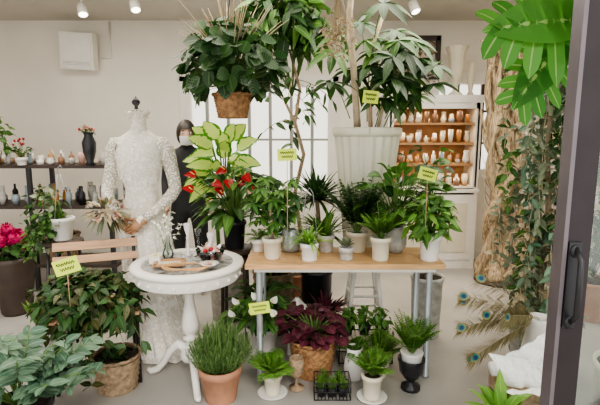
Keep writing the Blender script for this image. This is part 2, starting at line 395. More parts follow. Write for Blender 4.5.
lathe(mb,[(.001,0),(.04,0),(.045,.006),(.075,.05),(.085,.08),(.082,.08),(.07,.05),(.04,.012)],GLASS,seg=28)
for i in range(38):
    d=rdir(0,1.4); ball(mb,(d.x*.055,d.y*.055,.03+d.z*.06),U(.008,.016),R.choice([PINKF,RED,CER,PINKF]),7,4)
for i in range(26): leaf(mb,(U(-.04,.04),U(-.04,.04),.06),rdir(.2,1.4),.07,.025,R.choice([L_TAN,CER]),.2)
mb.done()
mb=MB('candlesticks',(-.62,2.68,.717))
for dx,dy,hh in((0,0,.17),(.07,.02,.14),(-.07,.02,.2)):
    lathe(mb,[(.001,0),(.028,0),(.008,.015),(.006,hh*.5),(.012,hh*.55),(.006,hh*.6),(.02,hh*.85),(.022,hh)],CER if dx else GLASS,(dx,dy,0),16)
mb.done()
mb=MB('vase_of_white_blossom',(-.79,2.62,.717))
lathe(mb,[(.001,0),(.025,0),(.035,.03),(.02,.07),(.012,.10),(.016,.11)],GLASS,seg=18)
for i in range(9):
    p=arc((0,0,.02),U(0,6.28),U(1.0,1.5),U(.24,.36),.15); tube(mb,p,.0015,STEM,3,False)
    for q in p[3:]:
        for _ in range(4): leaf(mb,q,rdir(),.026,.018,WPET,.1,.1,'ov',2)
mb.done()
mb=MB('trinket_box',(-.83,2.51,.722)); box(mb,(0,0,.018),(.06,.05,.036),CER); box(mb,(0,0,.041),(.065,.055,.008),CREAM); ball(mb,(0,0,.052),.008,SPADX); mb.done()
mb=MB('seashell_dish',(-.50,2.40,.733)); lathe(mb,[(.001,0),(.02,0),(.05,.02),(.053,.024),(.02,.008)],CER,fl=(9,.08),seg=36)
for i in range(6): ball(mb,(U(-.02,.02),U(-.02,.02),.02),.009,PINKF,7,4)
mb.done()
# ---------------------------------------------------------------- hands
def hand(mb,w,d,nrm,sc,m,side=1,curl=.6):
    w=V(w); d=V(d).normalized(); nrm=V(nrm); nrm=(nrm-d*nrm.dot(d)).normalized(); s=d.cross(nrm)*side
    tube(mb,[w-d*.02*sc,w+d*.01*sc,w+d*.05*sc,w+d*.085*sc],[.024*sc,.027*sc,.034*sc,.028*sc],m,10)
    for i,(o,l) in enumerate(((-.03,.066),(-.010,.078),(.010,.073),(.029,.058))):
        b=w+d*.075*sc+s*o*sc; pts=[b]; dd=d.copy(); rr=[.0095*sc]
        for k,f in enumerate((.45,.3,.25)):
            an=(curl*(.6+.3*k)+.05*i)*(-1 if side>0 else 1); dd=(Matrix.Rotation(an,3,s)@dd).normalized()
            pts.append(pts[-1]+dd*l*f*sc); rr.append((.009-.0012*k)*sc)
        pts.append(pts[-1]+dd*.004*sc); rr.append(.003*sc); tube(mb,pts,rr,m,7)
    b=w+d*.02*sc-s*.025*sc; tube(mb,[b,b+(d*.5-s*.8)*.028*sc,b+(d*.8-s*.75)*.048*sc,b+(d*1-s*.6)*.066*sc,b+(d*1-s*.55)*.071*sc],[.013*sc,.012*sc,.010*sc,.008*sc,.003*sc],m,7)
# ---------------------------------------------------------------- mannequin with lace dress
def loft(mb,rings,m,seg=64):
    vs=[];fs=[]
    for i,(z,cx,cy,rx,ry,pa) in enumerate(rings):
        for j in range(seg):
            a=2*pi*j/seg; k=1+pa*(cos(11*a+.6*sin(2*a))*.6+cos(17*a+1)*.4)
            vs.append((cx+rx*k*cos(a),cy+ry*k*sin(a),z))
    for i in range(len(rings)-1):
        for j in range(seg):
            k=(j+1)%seg; fs.append((i*seg+j,i*seg+k,(i+1)*seg+k,(i+1)*seg+j))
    mb.add(vs,fs,m)
mx=-1.045
mb=MB('mannequin_in_wedding_dress',(mx,2.95,0))
RG=[(.005,.13,0,.27,.255,.09),(.10,.115,0,.245,.235,.09),(.3,.085,0,.21,.21,.07),(.5,.055,0,.185,.19,.05),(.7,.025,0,.165,.165,.03),(.86,.005,0,.158,.145,.012),(.95,0,0,.143,.125,.006),(1.03,0,0,.112,.098,0),(1.09,0,0,.100,.086,0),(1.16,0,-.004,.114,.10,0),(1.24,0,-.016,.140,.130,0),(1.32,0,-.010,.146,.124,0),(1.39,0,0,.150,.095,0),(1.43,0,.004,.138,.075,0),(1.455,0,.006,.098,.062,0),(1.48,0,.008,.060,.053,0)]
loft(mb,RG,DRESS,88)
def surf(z,a):
    for q,r in zip(RG,RG[1:]):
        if q[0]<=z<=r[0]:
            t=(z-q[0])/(r[0]-q[0]); L_=[x+(y-x)*t for x,y in zip(q,r)]
            return V((L_[1]+L_[3]*1.015*cos(a),L_[2]+L_[4]*1.015*sin(a),z)),V((cos(a)/L_[3],sin(a)/L_[4],0)).normalized()
for i in range(130):
    z=U(.06,1.42)
    if i%3==0: z=U(1.0,1.42)
    a=-pi/2+U(-1.6,1.6); p,n_=surf(z,a); s=U(.012,.022); tg=n_.cross(V((0,0,1)))
    a0=U(0,6)
    for k in range(5):
        an=a0+2*pi*k/5; leaf(mb,p,tg*cos(an)+V((0,0,1))*sin(an)+n_*.08,s,s*.75,APPL,0,.06,'ov',2,up=n_)
    for k in range(2):
        an=a0+1+3*k; leaf(mb,p,tg*cos(an)+V((0,0,1))*sin(an)+n_*.05,s*2,s*.5,APPL,0,.06,'la',3,up=n_)
loft(mb,[(1.475,0,.008,.060,.054,0),(1.50,0,.008,.05,.048,0),(1.54,0,.008,.046,.045,0),(1.568,0,.008,.05,.048,0),(1.585,0,.008,.066,.062,.12),(1.60,0,.008,.072,.068,.16)],DRESS,48)
lathe(mb,[(.044,1.56),(.046,1.585),(.001,1.59)],DRESS,(0,.008,0),20)
for i in range(44):
    a=2*pi*i/44; leaf(mb,(.05*cos(a),.008+.05*sin(a),1.60-.02*(i%3)),(cos(a),sin(a),U(-.2,.7)),.035,.03,DRESS,.2,.1,'rd',2)
lathe(mb,[(.001,1.585),(.032,1.588),(.03,1.605),(.012,1.62),(.010,1.635),(.024,1.65),(.026,1.665),(.014,1.68),(.006,1.69),(.001,1.70)],BLKC,(-.01,.008,0),18)
for i in range(54):
    a=pi+pi*(i+.5)/54; p,n_=surf(1.385+.02*sin(a)*-1,a); leaf(mb,p,(cos(a)*.2,sin(a)*.2,-1),.04,.02,APPL,.0,.1,'rd',2,up=(cos(a),sin(a),0))
for i in range(16):
    z=1.43-.025*i; p,n_=surf(z,-pi/2); ball(mb,p,.0055,APPL,6,4)
for sgn in(-1,1):
    arm=[(.105*sgn,.0,1.405),(.145*sgn,0,1.395),(.172*sgn,.01,1.345),(.190*sgn,.02,1.26),(.212*sgn,.015,1.16),(.222*sgn,0,1.10),(.205*sgn,-.05,1.06),(.15*sgn,-.125,1.0),(.085*sgn-.01,-.185,.94)]
    tube(mb,arm,[.038,.052,.056,.047,.043,.042,.040,.033,.026],SHEER,20,lump=.03)
    tube(mb,arm,[.030,.037,.040,.036,.032,.030,.027,.022,.018],CREAM,12)
    for i in range(22):
        t=U(0,.99)*8; k=int(t); c=V(arm[k]).lerp(V(arm[k+1]),t-k); n_=V((U(-1,1),-1,U(-.3,.5))).normalized(); q=c+n_*(.048 if t<3 else .040 if t<6 else .03)
        for kk in range(5):
            an=2*pi*kk/5; tg=n_.cross(V((0,0,1))).normalized(); leaf(mb,q,tg*cos(an)+V((0,0,1))*sin(an),.015,.011,APPL,0,.05,'ov',2,up=n_)
    e=V(arm[-1]); tube(mb,[e,e+V((-.03*sgn,-.015,-.03))],[.028,.038],DRESS,16,False)
hand(mb,(-.085,-.195,.92),(.75,-.15,-.55),(0,-1,-.1),.9,HANDW,1,.35)
hand(mb,(.07,-.205,.92),(-.75,-.2,-.5),(0,-1,-.1),.9,HANDW,-1,.35)
for i in range(40):
    a=pi+pi*i/39; leaf(mb,(.15*cos(a),.132*sin(a),.93),(cos(a)*.25,sin(a)*.25,-1),.07,.04,DRESS,.0,.1,'rd',2,up=(cos(a),sin(a),0))
for zz in(.04,.36):
    for i in range(60):
        a=2*pi*i/60; p,n_=surf(zz+.03,a); leaf(mb,p,n_*.3+V((0,0,-1)),.045,.035,APPL,0,.1,'rd',2,up=n_)
for i in range(11):
    a=-pi/2+(-1.5+3*i/10)
    pts=[(cx+rx*1.01*cos(a),ry*1.01*sin(a),z) for z,cx,rx,ry in((.86,.005,.158,.145),(.7,.025,.168,.168),(.5,.055,.19,.195),(.3,.085,.218,.218),(.05,.125,.272,.258))]
    tube(mb,pts,.004,APPL,5)
tube(mb,[(0,.0,.0),(0,0,1.0)],.018,DKWOOD,8)
mb.done()
mb=MB('dried_rose_bouquet',(-1.16,2.66,1.0))
tube(mb,[(.14,-.0,-.03),(.0,0,.0)],[.012,.03],L_TAN,8)
for i in range(34):
    d=rdir(-1.2,1.5); c=V((d.x*.10-.01,d.y*.07,d.z*.055))
    col=R.choice([ROSE,CER,ROSE,PINKF,CREAM])
    for _ in range(7): leaf(mb,c,d+rdir(-1,1.4)*.8,.028,.026,col,.0,.35,'rd',2)
for i in range(60): d=rdir(-1.2,1.2); leaf(mb,(d.x*.07,d.y*.05,d.z*.04),d,.09,.022,R.choice([L_TAN,L_GREY,L_BRZ]),.3,.1,'la',4)
mb.done()
# ---------------------------------------------------------------- woman behind
root=bpy.data.objects.new('woman',None); bpy.context.collection.objects.link(root); root.location=(-1.0,4.0,0); root.rotation_euler=(0,0,.25)
def skin(name,verts,edges,rad,m,parent,rootv=0,sub=2):
    me=bpy.data.meshes.new(name); me.from_pydata(verts,edges,[]); o=bpy.data.objects.new(name,me); bpy.context.collection.objects.link(o); o.parent=parent
    md=o.modifiers.new('Skin','SKIN'); md.use_smooth_shade=True
    for i,r in enumerate(rad):
        me.skin_vertices[0].data[i].radius=(r if isinstance(r,tuple) else (r,r)); me.skin_vertices[0].data[i].use_root=(i==rootv)
    s=o.modifiers.new('Sub','SUBSURF'); s.levels=sub; s.render_levels=sub; me.materials.append(m); return o
vs=[(0,0,.86),(0,0,1.0),(0,0,1.16),(0,.01,1.28),(0,.01,1.34),(0,0,1.40),
 (-.15,.01,1.28),(-.19,.02,1.05),(-.19,-.10,.88),(.15,.01,1.28),(.19,.02,1.05),(.19,-.10,.88),
 (-.09,0,.78),(-.10,-.01,.45),(-.10,.02,.09),(-.10,-.10,.04),(.09,0,.78),(.10,-.01,.45),(.10,.02,.09),(.10,-.10,.04)]
es=[(0,1),(1,2),(2,3),(3,4),(4,5),(3,6),(6,7),(7,8),(3,9),(9,10),(10,11),(0,12),(12,13),(13,14),(14,15),(0,16),(16,17),(17,18),(18,19)]
ra=[(.15,.10),(.12,.09),(.13,.10),(.12,.085),.05,.045,.055,.045,.032,.055,.045,.032,.09,.062,.045,.035,.09,.062,.045,.035]
skin('body',vs,es,ra,CLOTH,root)
mb=MB('head',(0,-.01,1.465)) 
seg=24;rg=16;vv=[];ff=[]
for i in range(rg+1):
    ph=pi*i/rg
    for j in range(seg):
        a=2*pi*j/seg; x=sin(ph)*cos(a);y=sin(ph)*sin(a);z=cos(ph)
        k=1-.28*max(0,-z)**1.2*(1 if y<0 else .8); px_=.070*x*k; py_=.088*y*(1-.15*max(0,-z)*(y>0)); pz_=.108*z
        if y<-.85 and abs(x)<.25 and -.45<z<.15: py_-=.014*(1-abs(z+.25)/.45)
        vv.append((px_,py_,pz_))
for i in range(rg):
    for j in range(seg):
        k=(j+1)%seg; ff.append((i*seg+j,i*seg+k,(i+1)*seg+k,(i+1)*seg+j))
mb.add(vv,ff,SKIN); tube(mb,[(0,.015,-.13),(0,.01,-.06)],[.042,.042],SKIN,14)
for s in(-1,1):
    ball(mb,(s*.029,-.079,.004),.010,CER,10,6,(1.3,.6,.7)); ball(mb,(s*.029,-.085,.004),.006,BLACK,8,5)
    tube(mb,[(s*.016,-.086,.020),(s*.029,-.088,.025),(s*.044,-.080,.020)],.003,HAIR,5); ball(mb,(s*.070,.005,-.01),.02,SKIN,8,6,(.4,.8,1.3))
tube(mb,[(-.022,-.078,-.058),(0,-.084,-.056),(.022,-.078,-.058)],.004,PINKF,6)
mb.done(root)
mb=MB('face_mask',(0,-.01,1.465)); vv=[];ff=[]
for i in range(7):
    z=-.022-.078*i/6; 
    for j in range(13):
        a=-pi/2+(-1.1+2.2*j/12); k=1-.28*min(1,-z/.108)**1.2
        vv.append((.075*k*cos(a),(.102 if abs(j-6)<3 else .095)*(1-.25*(i/6)**2)*sin(a),z))
for i in range(6):
    for j in range(12): a=i*13+j; ff.append((a,a+1,a+14,a+13))
mb.add(vv,ff,MASKM); mb.done(root)
mb=MB('hair',(0,-.01,1.465)); vv=[];ff=[]
for i in range(15):
    ph=pi*.74*i/14
    for j in range(32):
        a=2*pi*j/32; fr=max(0,-sin(a)); lim=1-.46*min(1,max(0,fr-.45)*3)
        p2=ph*lim; k=1+.02*sin(9*a)
        vv.append((.086*sin(p2)*cos(a)*k,.101*sin(p2)*sin(a)*k,.122*cos(p2)))
for i in range(14):
    for j in range(32): k=(j+1)%32; ff.append((i*32+j,i*32+k,(i+1)*32+k,(i+1)*32+j))
mb.add(vv,ff,HAIR); ball(mb,(0,.10,-.02),.04,HAIR); mb.done(root)
mb=MB('hands'); hand(mb,(-.19,-.11,.87),(.1,-.6,-.7),(1,0,0),.9,SKIN,1,.4); hand(mb,(.19,-.11,.87),(-.1,-.6,-.7),(-1,0,0),.9,SKIN,-1,.4); mb.done(root)
# ---------------------------------------------------------------- folding chair
mb=MB('folding_chair',(-1.2,2.55,0),.35)
for s in(-1,1):
    tube(mb,[(s*.215,-.17,.012),(s*.215,.16,.80),(s*.215,.165,.82)],.011,BLACK,8)
    tube(mb,[(s*.195,.12,.012),(s*.195,-.16,.42)],.011,BLACK,8)
    tube(mb,[(s*.20,-.18,.425),(s*.20,.17,.425)],.010,BLACK,8)
tube(mb,[(-.195,.09,.07),(.195,.09,.07)],.009,BLACK,8)
for i in range(6): box(mb,(0,-.165+.062*i,.443),(.46,.045,.016),SLAT)
rt=Matrix.Rotation(-.38,3,'X')
box(mb,(0,.135,.79),(.47,.014,.05),SLAT,rt); box(mb,(0,.105,.715),(.47,.014,.045),SLAT,rt)
mb.done()
mb=MB('potted_trailing_begonia',(-1.20,2.50,.452))
basket(mb,.10,.08,.09,WICKG,ns=12,rows=5,a=.004)
bush(mb,(0,-.04,.07),(.34,.22,.16),720,.075,.042,L_BRZ,26,(0,0,.08),.4,mats=[L_BRZ,L_DK,L_DK])
for i in range(16):
    p=arc((0,0,.08),U(2.6,6.2),U(.1,.6),U(.28,.38),U(.9,1.2),7); tube(mb,p,.002,STEM,3,False)
    for q in p[3:]:
        for _ in range(3): leaf(mb,q,rdir(-1,.4),.07,.038,R.choice([L_BRZ,L_DK]),.2,.1,'ov',3,up=rup())
mb.done()
mb=MB('potted_plant_in_wicker_basket',(-1.06,2.44,0))
basket(mb,.13,.11,.20,WICKG,ns=18,rows=12,a=.005)
for i in range(50): leaf(mb,(U(-.07,.07),U(-.07,.07),.19),rdir(.2,1.3),.07,.03,L_DK,.3,.1)
mb.done()
mb=MB('potted_sansevieria',(-1.68,2.82,0))
pot(mb,.11,.08,.18,GREYC); 
for i in range(16):
    a=U(0,6.28); leaf(mb,(.03*cos(a),.03*sin(a),.16),(cos(a)*.4,sin(a)*.4,1),U(.2,.3),.045,R.choice([L_MID,L_LT]),.05,.2,'la',5)
mb.done()
mb=MB('potted_hellebore',(-1.28,1.90,0)); pot(mb,.14,.11,.24,BLKC)
for i in range(42):
    a=U(0,6.28);r=U(.08,.36); tip=V((r*cos(a),r*sin(a)*.7,.30+U(0,.30)*(1.2-r*1.6))); b=V((0,0,.22))
    tube(mb,[b,b.lerp(tip,.5)+V((0,0,.05)),tip],.003,STEM,4)
    for k in range(6):
        q=b.lerp(tip,.4+.6*k/5)+V((0,0,.05*(1-k/5)))
        for sg in(-1,1): leaf(mb,q,V((-sin(a)*sg,cos(a)*sg,.2))+V((cos(a),sin(a),0))*.6+rdir()*.3,.085,.042,L_BLUE,.2,.12,'ov',4,up=rup())
mb.done()
# ---------------------------------------------------------------- left side
mb=MB('display_shelf',(-2.45,4.25,0))
for z in(.25,.80,1.17): box(mb,(0,0,z),(1.5,.42,.03),DKWOOD)
for x in(-.72,.72,.0):
    for y in(-.19,.19): box(mb,(x,y,.585),(.035,.035,1.14),BLACK)
mb.done()
def bottle(mb,x,y,z,r,h,m,kind):
    if kind==0: lathe(mb,[(.001,0),(r,0),(r,h*.6),(r*.4,h*.75),(r*.35,h),(.001,h)],m,(x,y,z),14)
    elif kind==1: lathe(mb,[(.001,0),(r*.6,0),(r,h*.5),(r*.9,h),(r*.8,h),(r*.8,h*.5),(.001,h*.2)],m,(x,y,z),14)
    else: lathe(mb,[(.001,0),(r*.5,0),(r*1.1,h*.35),(r*.7,h*.8),(r*.85,h)],m,(x,y,z),14)
AMB=mk('amber_glass',(.5,.22,.06),.2); PLUM=mk('plum_glass',(.15,.05,.12),.2); TURQ=mk('blue_grey_glaze',(.3,.36,.4),.3); BRN=mk('brown_glaze',(.26,.14,.08),.4,var=.3)
mb=MB('shelf_crockery',(-2.45,4.25,1.186))
for i in range(44): bottle(mb,-.69+.032*i,(-.13,.0,.13)[i%3],0,U(.022,.035),U(.05,.13),R.choice([CER,CREAM,CER,PINKF,GREYC,TURQ,SHELFW,BRN]),R.randint(0,2))
mb.done()
mb=MB('shelf_bottles',(-2.45,4.25,.816))
for i in range(34): bottle(mb,-.67+.041*i,(-.13,.0,.13)[i%3],0,U(.022,.04),U(.08,.19),R.choice([AMB,PLUM,CREAM,TURQ,BLKC,GREYC,CER,SHELFW]),R.randint(0,2))
mb.done()
mb=MB('storage_basket',(-2.3,4.25,.266)); basket(mb,.16,.13,.24,WICKG,ns=14,rows=10); mb.done()
mb=MB('storage_basket',(-2.8,4.25,.266)); basket(mb,.15,.13,.2,WICK,ns=14,rows=10); mb.done()
mb=MB('vase_of_red_flowers',(-1.86,4.0,1.186)); lathe(mb,[(.001,0),(.04,0),(.03,.03),(.055,.12),(.06,.2),(.035,.26),(.045,.29)],BLKC,seg=20)
for i in range(14):
    p=arc((0,0,.25),U(0,6.28),U(.7,1.5),U(.08,.16),.3); tube(mb,p,.002,STEM,3,False)
    for _ in range(5): leaf(mb,p[-1],rdir(),.03,.022,R.choice([RED,L_TAN,PINKF]),.1,.2,'rd',2)
    leaf(mb,p[3],rdir(),.06,.02,L_DK,.2)
mb.done()
mb=MB('potted_red_cyclamen',(-2.48,4.02,1.186)); pot(mb,.05,.035,.07,CER)
for i in range(16): stalk(mb,(0,0,.06),(U(-.07,.07),U(-.07,.07),.1+U(0,.05)),.05,.045,L_DK,'rd')
for i in range(8):
    t=V((U(-.06,.06),U(-.05,.05),.16+U(0,.06))); tube(mb,[(0,0,.06),t],.0015,STEM,3)
    for _ in range(5): leaf(mb,t,rdir(.2,1.4),.03,.018,RED,0,.1,'ov',2)
mb.done()
mb=MB('hanging_pothos',(-2.75,4.05,1.186)); pot(mb,.06,.045,.1,CER); bush(mb,(0,0,.28),(.16,.12,.17),80,.08,.05,L_MID,10,(0,0,.1)); mb.done()
mb=MB('vase_of_crimson_celosia',(-2.34,3.55,0))
lathe(mb,[(.001,0),(.10,0),(.11,.02),(.15,.3),(.16,.44),(.165,.48),(.15,.48),(.14,.40)],DKWOOD,seg=28); lathe(mb,[(.145,.44),(.001,.445)],SOIL)
for i in range(10):
    a=U(0,6.28); r=U(0,.12); c=V((r*cos(a)-.03,r*sin(a)*.8,.62+U(-.03,.09))); tube(mb,[(0,0,.44),c],.005,STEM,5)
    ball(mb,c,.055,CRIM,12,7,(1,.8,.8))
    for _ in range(46):
        d=rdir(-.3,1.5); leaf(mb,c+d*.038,d,.028,.02,CRIM,0,.3,'rd',2)
bush(mb,(0,0,.53),(.18,.15,.06),60,.11,.05,L_DK); mb.done()
mb=MB('plant_stand',(-1.66,3.08,0)); lathe(mb,[(.001,.70),(.13,.70),(.135,.71),(.13,.725),(.001,.725)],DKWOOD)
for k in range(4): a=pi/4+pi*k/2; tube(mb,[(.1*cos(a),.1*sin(a),.70),(.14*cos(a),.14*sin(a),0.01)],.011,BLACK,8)
tube(mb,[(.125*cos(a),.125*sin(a),.3) for a in [2*pi*i/20 for i in range(21)]],.006,BLACK,5); mb.done()
mb=MB('potted_ivy',(-1.66,3.08,.727)); pot(mb,.085,.06,.16,CER)
for k in range(3):
    a=.5+2*pi*k/3; tube(mb,[(.083*cos(a),.083*sin(a),.15),(0.01*cos(a),0.01*sin(a),.46)],.0022,STEEL,4)
tube(mb,[(0,0,.46),(.0,0,.50),(.02,0,.52),(.03,0,.50)],.003,STEEL,5)
bush(mb,(-.11,0,.14),(.15,.14,.25),200,.05,.04,L_MID,14,(0,0,.14),mats=[L_MID,L_DK,L_GREY])
for i in range(12):
    p=arc((0,0,.16),U(2,4.5),U(-.1,.6),U(.2,.28),U(.8,1.3),8); tube(mb,p,.002,STEM,3,False)
    for q in p[1:]:
        for _ in range(3): leaf(mb,q,rdir(),.045,.032,R.choice([L_MID,L_DK]),.2,.1,'ov',3,up=rup())
mb.done()
# ---------------------------------------------------------------- long wooden table
mb=MB('plant_display_table',(.26,2.69,0))
box(mb,(0,0,.705),(1.15,.40,.03),PINE); box(mb,(0,0,.677),(1.05,.34,.025),WHITE)
for x in(-.5,.5):
    for y in(-.14,.14): lathe(mb,[(.001,0),(.022,0),(.022,.012),(.019,.014),(.019,.665)],STEEL,(x,y,0),14)
for x in(-.5,.5): box(mb,(x,0,.655),(.03,.3,.02),STEEL)
mb.done()
Z=.7205
def potted(name,x,y,z=Z): return MB(name,(x,y,z))
mb=potted('potted_schefflera',-.165,2.62); pot(mb,.062,.045,.13,CREAM)
tube(mb,[(0,0,.11),(.01,0,.2),(-.01,0,.27),(.0,0,.36)],[.010,.008,.007,.005],BARK,6)
for i in range(44):
    a=U(0,6.28); p=V((0,0,U(.16,.40))); q=p+V((cos(a)*U(.04,.17),sin(a)*U(.04,.1),U(.0,.1))); tube(mb,[p,q],.002,STEM,3)
    palm(mb,q,7,.07,.028,R.choice([L_MID,L_DK]),-.1)
mb.done()
mb=potted('small_white_pot',-.265,2.79); pot(mb,.045,.035,.08,CER); fern(mb,(0,0,.08),16,.14); mb.done()
mb=potted('potted_spider_plant',.055,2.58); pot(mb,.055,.045,.105,CER); strap(mb,(0,0,.1),55,.21,.014,L_LT,(.4,1.5),.6)
tube(mb,[(-.05,0,.1),(-.02,0,.40),(.0,0,.43),(.02,0,.40),(.05,0,.1)],.0018,STEEL,4); mb.done()
mb=potted('potted_dwarf_palm',.165,2.78); pot(mb,.055,.04,.11,GREYC); strap(mb,(0,0,.1),40,.24,.02,L_MID,(.5,1.5),.3); mb.done()
mb=potted('potted_succulent',.275,2.60); pot(mb,.045,.04,.075,GREYC)
for i in range(50): a=i*2.4; leaf(mb,(0,0,.075),(cos(a),sin(a),.4+i*.05),.06,.022,L_GREY,.0,.3,'ov',3)
mb.done()
mb=potted('potted_rabbit_fern',.475,2.585); pot(mb,.06,.047,.14,CREAM); fern(mb,(0,0,.13),34,.25,L_FERN,.22,12,(.8,1.5),.35); mb.done()
mb=potted('potted_calathea',.60,2.77); lathe(mb,[(.001,0),(.045,0),(.07,.05),(.072,.1),(.05,.15),(.055,.165),(.045,.165),(.045,.15),(.001,.15)],GREYC)
for i in range(64):
    a=U(0,6.28); r=U(.03,.20); stalk(mb,(0,0,.14),(r*cos(a),r*sin(a)*.5,.2+U(0,.33)),.14,.065,R.choice([L_MID,L_DK,L_MID]),'ov',.5)
mb.done()
mb=potted('potted_gardenia',.765,2.585); pot(mb,.068,.05,.155,CER); bush(mb,(0,0,.25),(.14,.12,.13),200,.08,.04,L_MID,10,(0,0,.14),mats=[L_MID,L_MID,L_LT]); mb.done()
mb=potted('potted_zz_plant',.36,2.79); pot(mb,.07,.055,.13,CREAM); fern(mb,(0,0,.12),28,.42,L_DK,.2,10,(.95,1.5),.25,.5,1,'ov'); mb.done()
mb=potted('watering_can',-.06,2.80); lathe(mb,[(.001,0),(.055,0),(.06,.02),(.05,.13),(.04,.14)],STEEL,seg=24); tube(mb,[(.05,0,.03),(.1,-.0,.1),(.12,0,.15)],[.012,.008,.012],STEEL,8); tube(mb,[(-.05,0,.12),(-.1,0,.11),(-.1,0,.05),(-.055,0,.03)],.005,STEEL,6); mb.done()
# tall planter on stool
mb=MB('tall_stool',(.46,3.13,0)); lathe(mb,[(.001,.53),(.165,.53),(.17,.54),(.17,.555),(.165,.56),(.001,.56)],WHITE,seg=32)
for k in range(4):
    a=pi/4+pi*k/2; tube(mb,[(.11*cos(a),.11*sin(a),.53),(.19*cos(a),.19*sin(a),0.012)],.016,WHITE,8)
for zz,rr in((.18,.165),(.33,.145)):
    for k in range(4):
        a=pi/4+pi*k/2;b=a+pi/2; tube(mb,[(rr*cos(a),rr*sin(a),zz),(rr*cos(b),rr*sin(b),zz)],.010,WHITE,6)
mb.done()
mb=MB('fluted_planter_with_umbrella_tree',(.46,3.13,.562))
lathe(mb,[(.001,0),(.135,0),(.14,.01),(.145,.03),(.138,.04)],CREAM,seg=96)
CRF=mk('ivory_planter',(.80,.76,.62),.5,var=.06)
lathe(mb,[(.138,.04),(.15,.2),(.168,.4),(.19,.65),(.212,.86),(.217,.88)],CRF,seg=144,fl=(20,.045))
lathe(mb,[(.216,.88),(.232,.885),(.238,.905),(.236,.935),(.22,.94),(.205,.935),(.2,.90)],CRF,seg=96); lathe(mb,[(.205,.91),(.001,.915)],SOIL)
tr=[[(-.07,-.05,.9),(-.09,-.08,1.1),(-.12,-.14,1.35),(-.15,-.16,1.62),(-.13,-.14,1.9),(-.15,-.12,2.1)],[(.03,.02,.9),(.02,.02,1.1),(.06,0,1.3),(.03,-.02,1.5),(.1,0,1.7)],[(.06,-.03,.9),(.12,-.03,1.15),(.22,0,1.35),(.27,0,1.45)]]
for t,r in zip(tr,(.025,.016,.012)): tube(mb,t,[r*(1-.07*i) for i in range(len(t))],PALEB,9,lump=.1)
for (x,z) in ((-.24,1.42),(-.02,1.52),(.2,1.60),(.38,1.42),(.42,1.22),(.24,1.15),(.0,1.20),(-.26,1.22),(.13,1.38),(-.05,1.66),(.3,1.3),(-.1,1.32),(.06,1.70),(.3,1.52),(.14,1.24),(.42,1.34),(.05,1.44),(.22,1.42),(-.2,1.56),(.34,1.16),(.12,1.54),(.32,1.4),(.0,1.34),(.2,1.28),(.1,1.12),(.18,1.50),(.27,1.22),(.08,1.30)):
    y=U(-.2,.15); b=V((x*.45,0,z-.22)); q=V((x,y,z)); tube(mb,[b,b.lerp(q,.5)+V((0,0,.04)),q],.004,STEM,4)
    palm(mb,q,8,.19,.062,R.choice([L_DK,L_DK,L_MID]),-.1,.4,'la',U(0,1))
mb.done()
mb=MB('potted_dracaena',(.12,3.14,0)); pot(mb,.12,.10,.5,BLKC)
tube(mb,[(0,0,.48),(.02,0,.75),(0,0,1.0)],[.02,.017,.014],BARK,8); strap(mb,(0,0,1.0),110,.34,.024,L_DK,(-.1,1.5),.35); strap(mb,(.02,0,.78),60,.28,.022,L_MID,(-.1,1.2),.4); mb.done()
mb=MB('potted_philodendron',(.92,3.14,0)); pot(mb,.12,.10,.45,GREYC)
tube(mb,[(0,0,.43),(.0,0,.8),(-.02,0,1.05)],[.02,.016,.01],BARK,8)
for i in range(64):
    a=U(0,6.28); r=U(.05,.17); z0=U(.7,1.08); stalk(mb,(0,0,z0),(r*cos(a)-.06,r*sin(a)*.7,z0+U(.02,.3)),.13,.075,R.choice([L_MID,L_DK]),'ov',.6)
mb.done()
mb=MB('anthurium_stand',(-.45,3.02,0)); lathe(mb,[(.001,.66),(.14,.66),(.145,.67),(.14,.685),(.001,.685)],DKWOOD)
for k in range(4): a=pi/4+pi*k/2; tube(mb,[(.1*cos(a),.1*sin(a),.66),(.12*cos(a),.12*sin(a),0.01)],.012,DKWOOD,8)
mb.done()
mb=MB('potted_red_anthurium',(-.45,3.02,.687)); pot(mb,.085,.065,.19,BLKC)
for i in range(110):
    a=U(0,6.28); r=U(.05,.23); stalk(mb,(0,0,.17),(r*cos(a),r*sin(a)*.8,.24+U(0,.28)-.2*r),.15,.075,R.choice([L_DK,L_MID]),'ov',.6)
for x,z,ax in((-.20,.52,-.9),(-.10,.47,.7),(.05,.46,.9),(-.04,.40,-.3),(-.23,.42,-.6),(.10,.52,.3),(-.02,.55,-.8),(.12,.42,.8),(.0,.49,.1)):
    t=V((x,-.19+U(-.04,.03),z)); tube(mb,[(0,0,.17),(x*.5,-.05,z*.7),t],.003,STEM,4)
    leaf(mb,t,(ax,-.3,U(-.4,.25)),.078,.068,L_RED,.05,.10,'ht',6,up=(U(-.3,.3),-1,.75)); tube(mb,[t+V((ax*.01,-.01,.0)),t+V((ax*.035,-.03,.02))],[.004,.0025],SPADX,6)
mb.done()
mb=MB('potted_dieffenbachia',(-.57,3.45,0)); pot(mb,.16,.13,.4,GREYC)
for dx in(-.06,.02,.08): tube(mb,[(dx,0,.38),(dx*1.3,0,.8),(dx*1.6,-.05,1.2)],[.018,.015,.012],STEM,8)
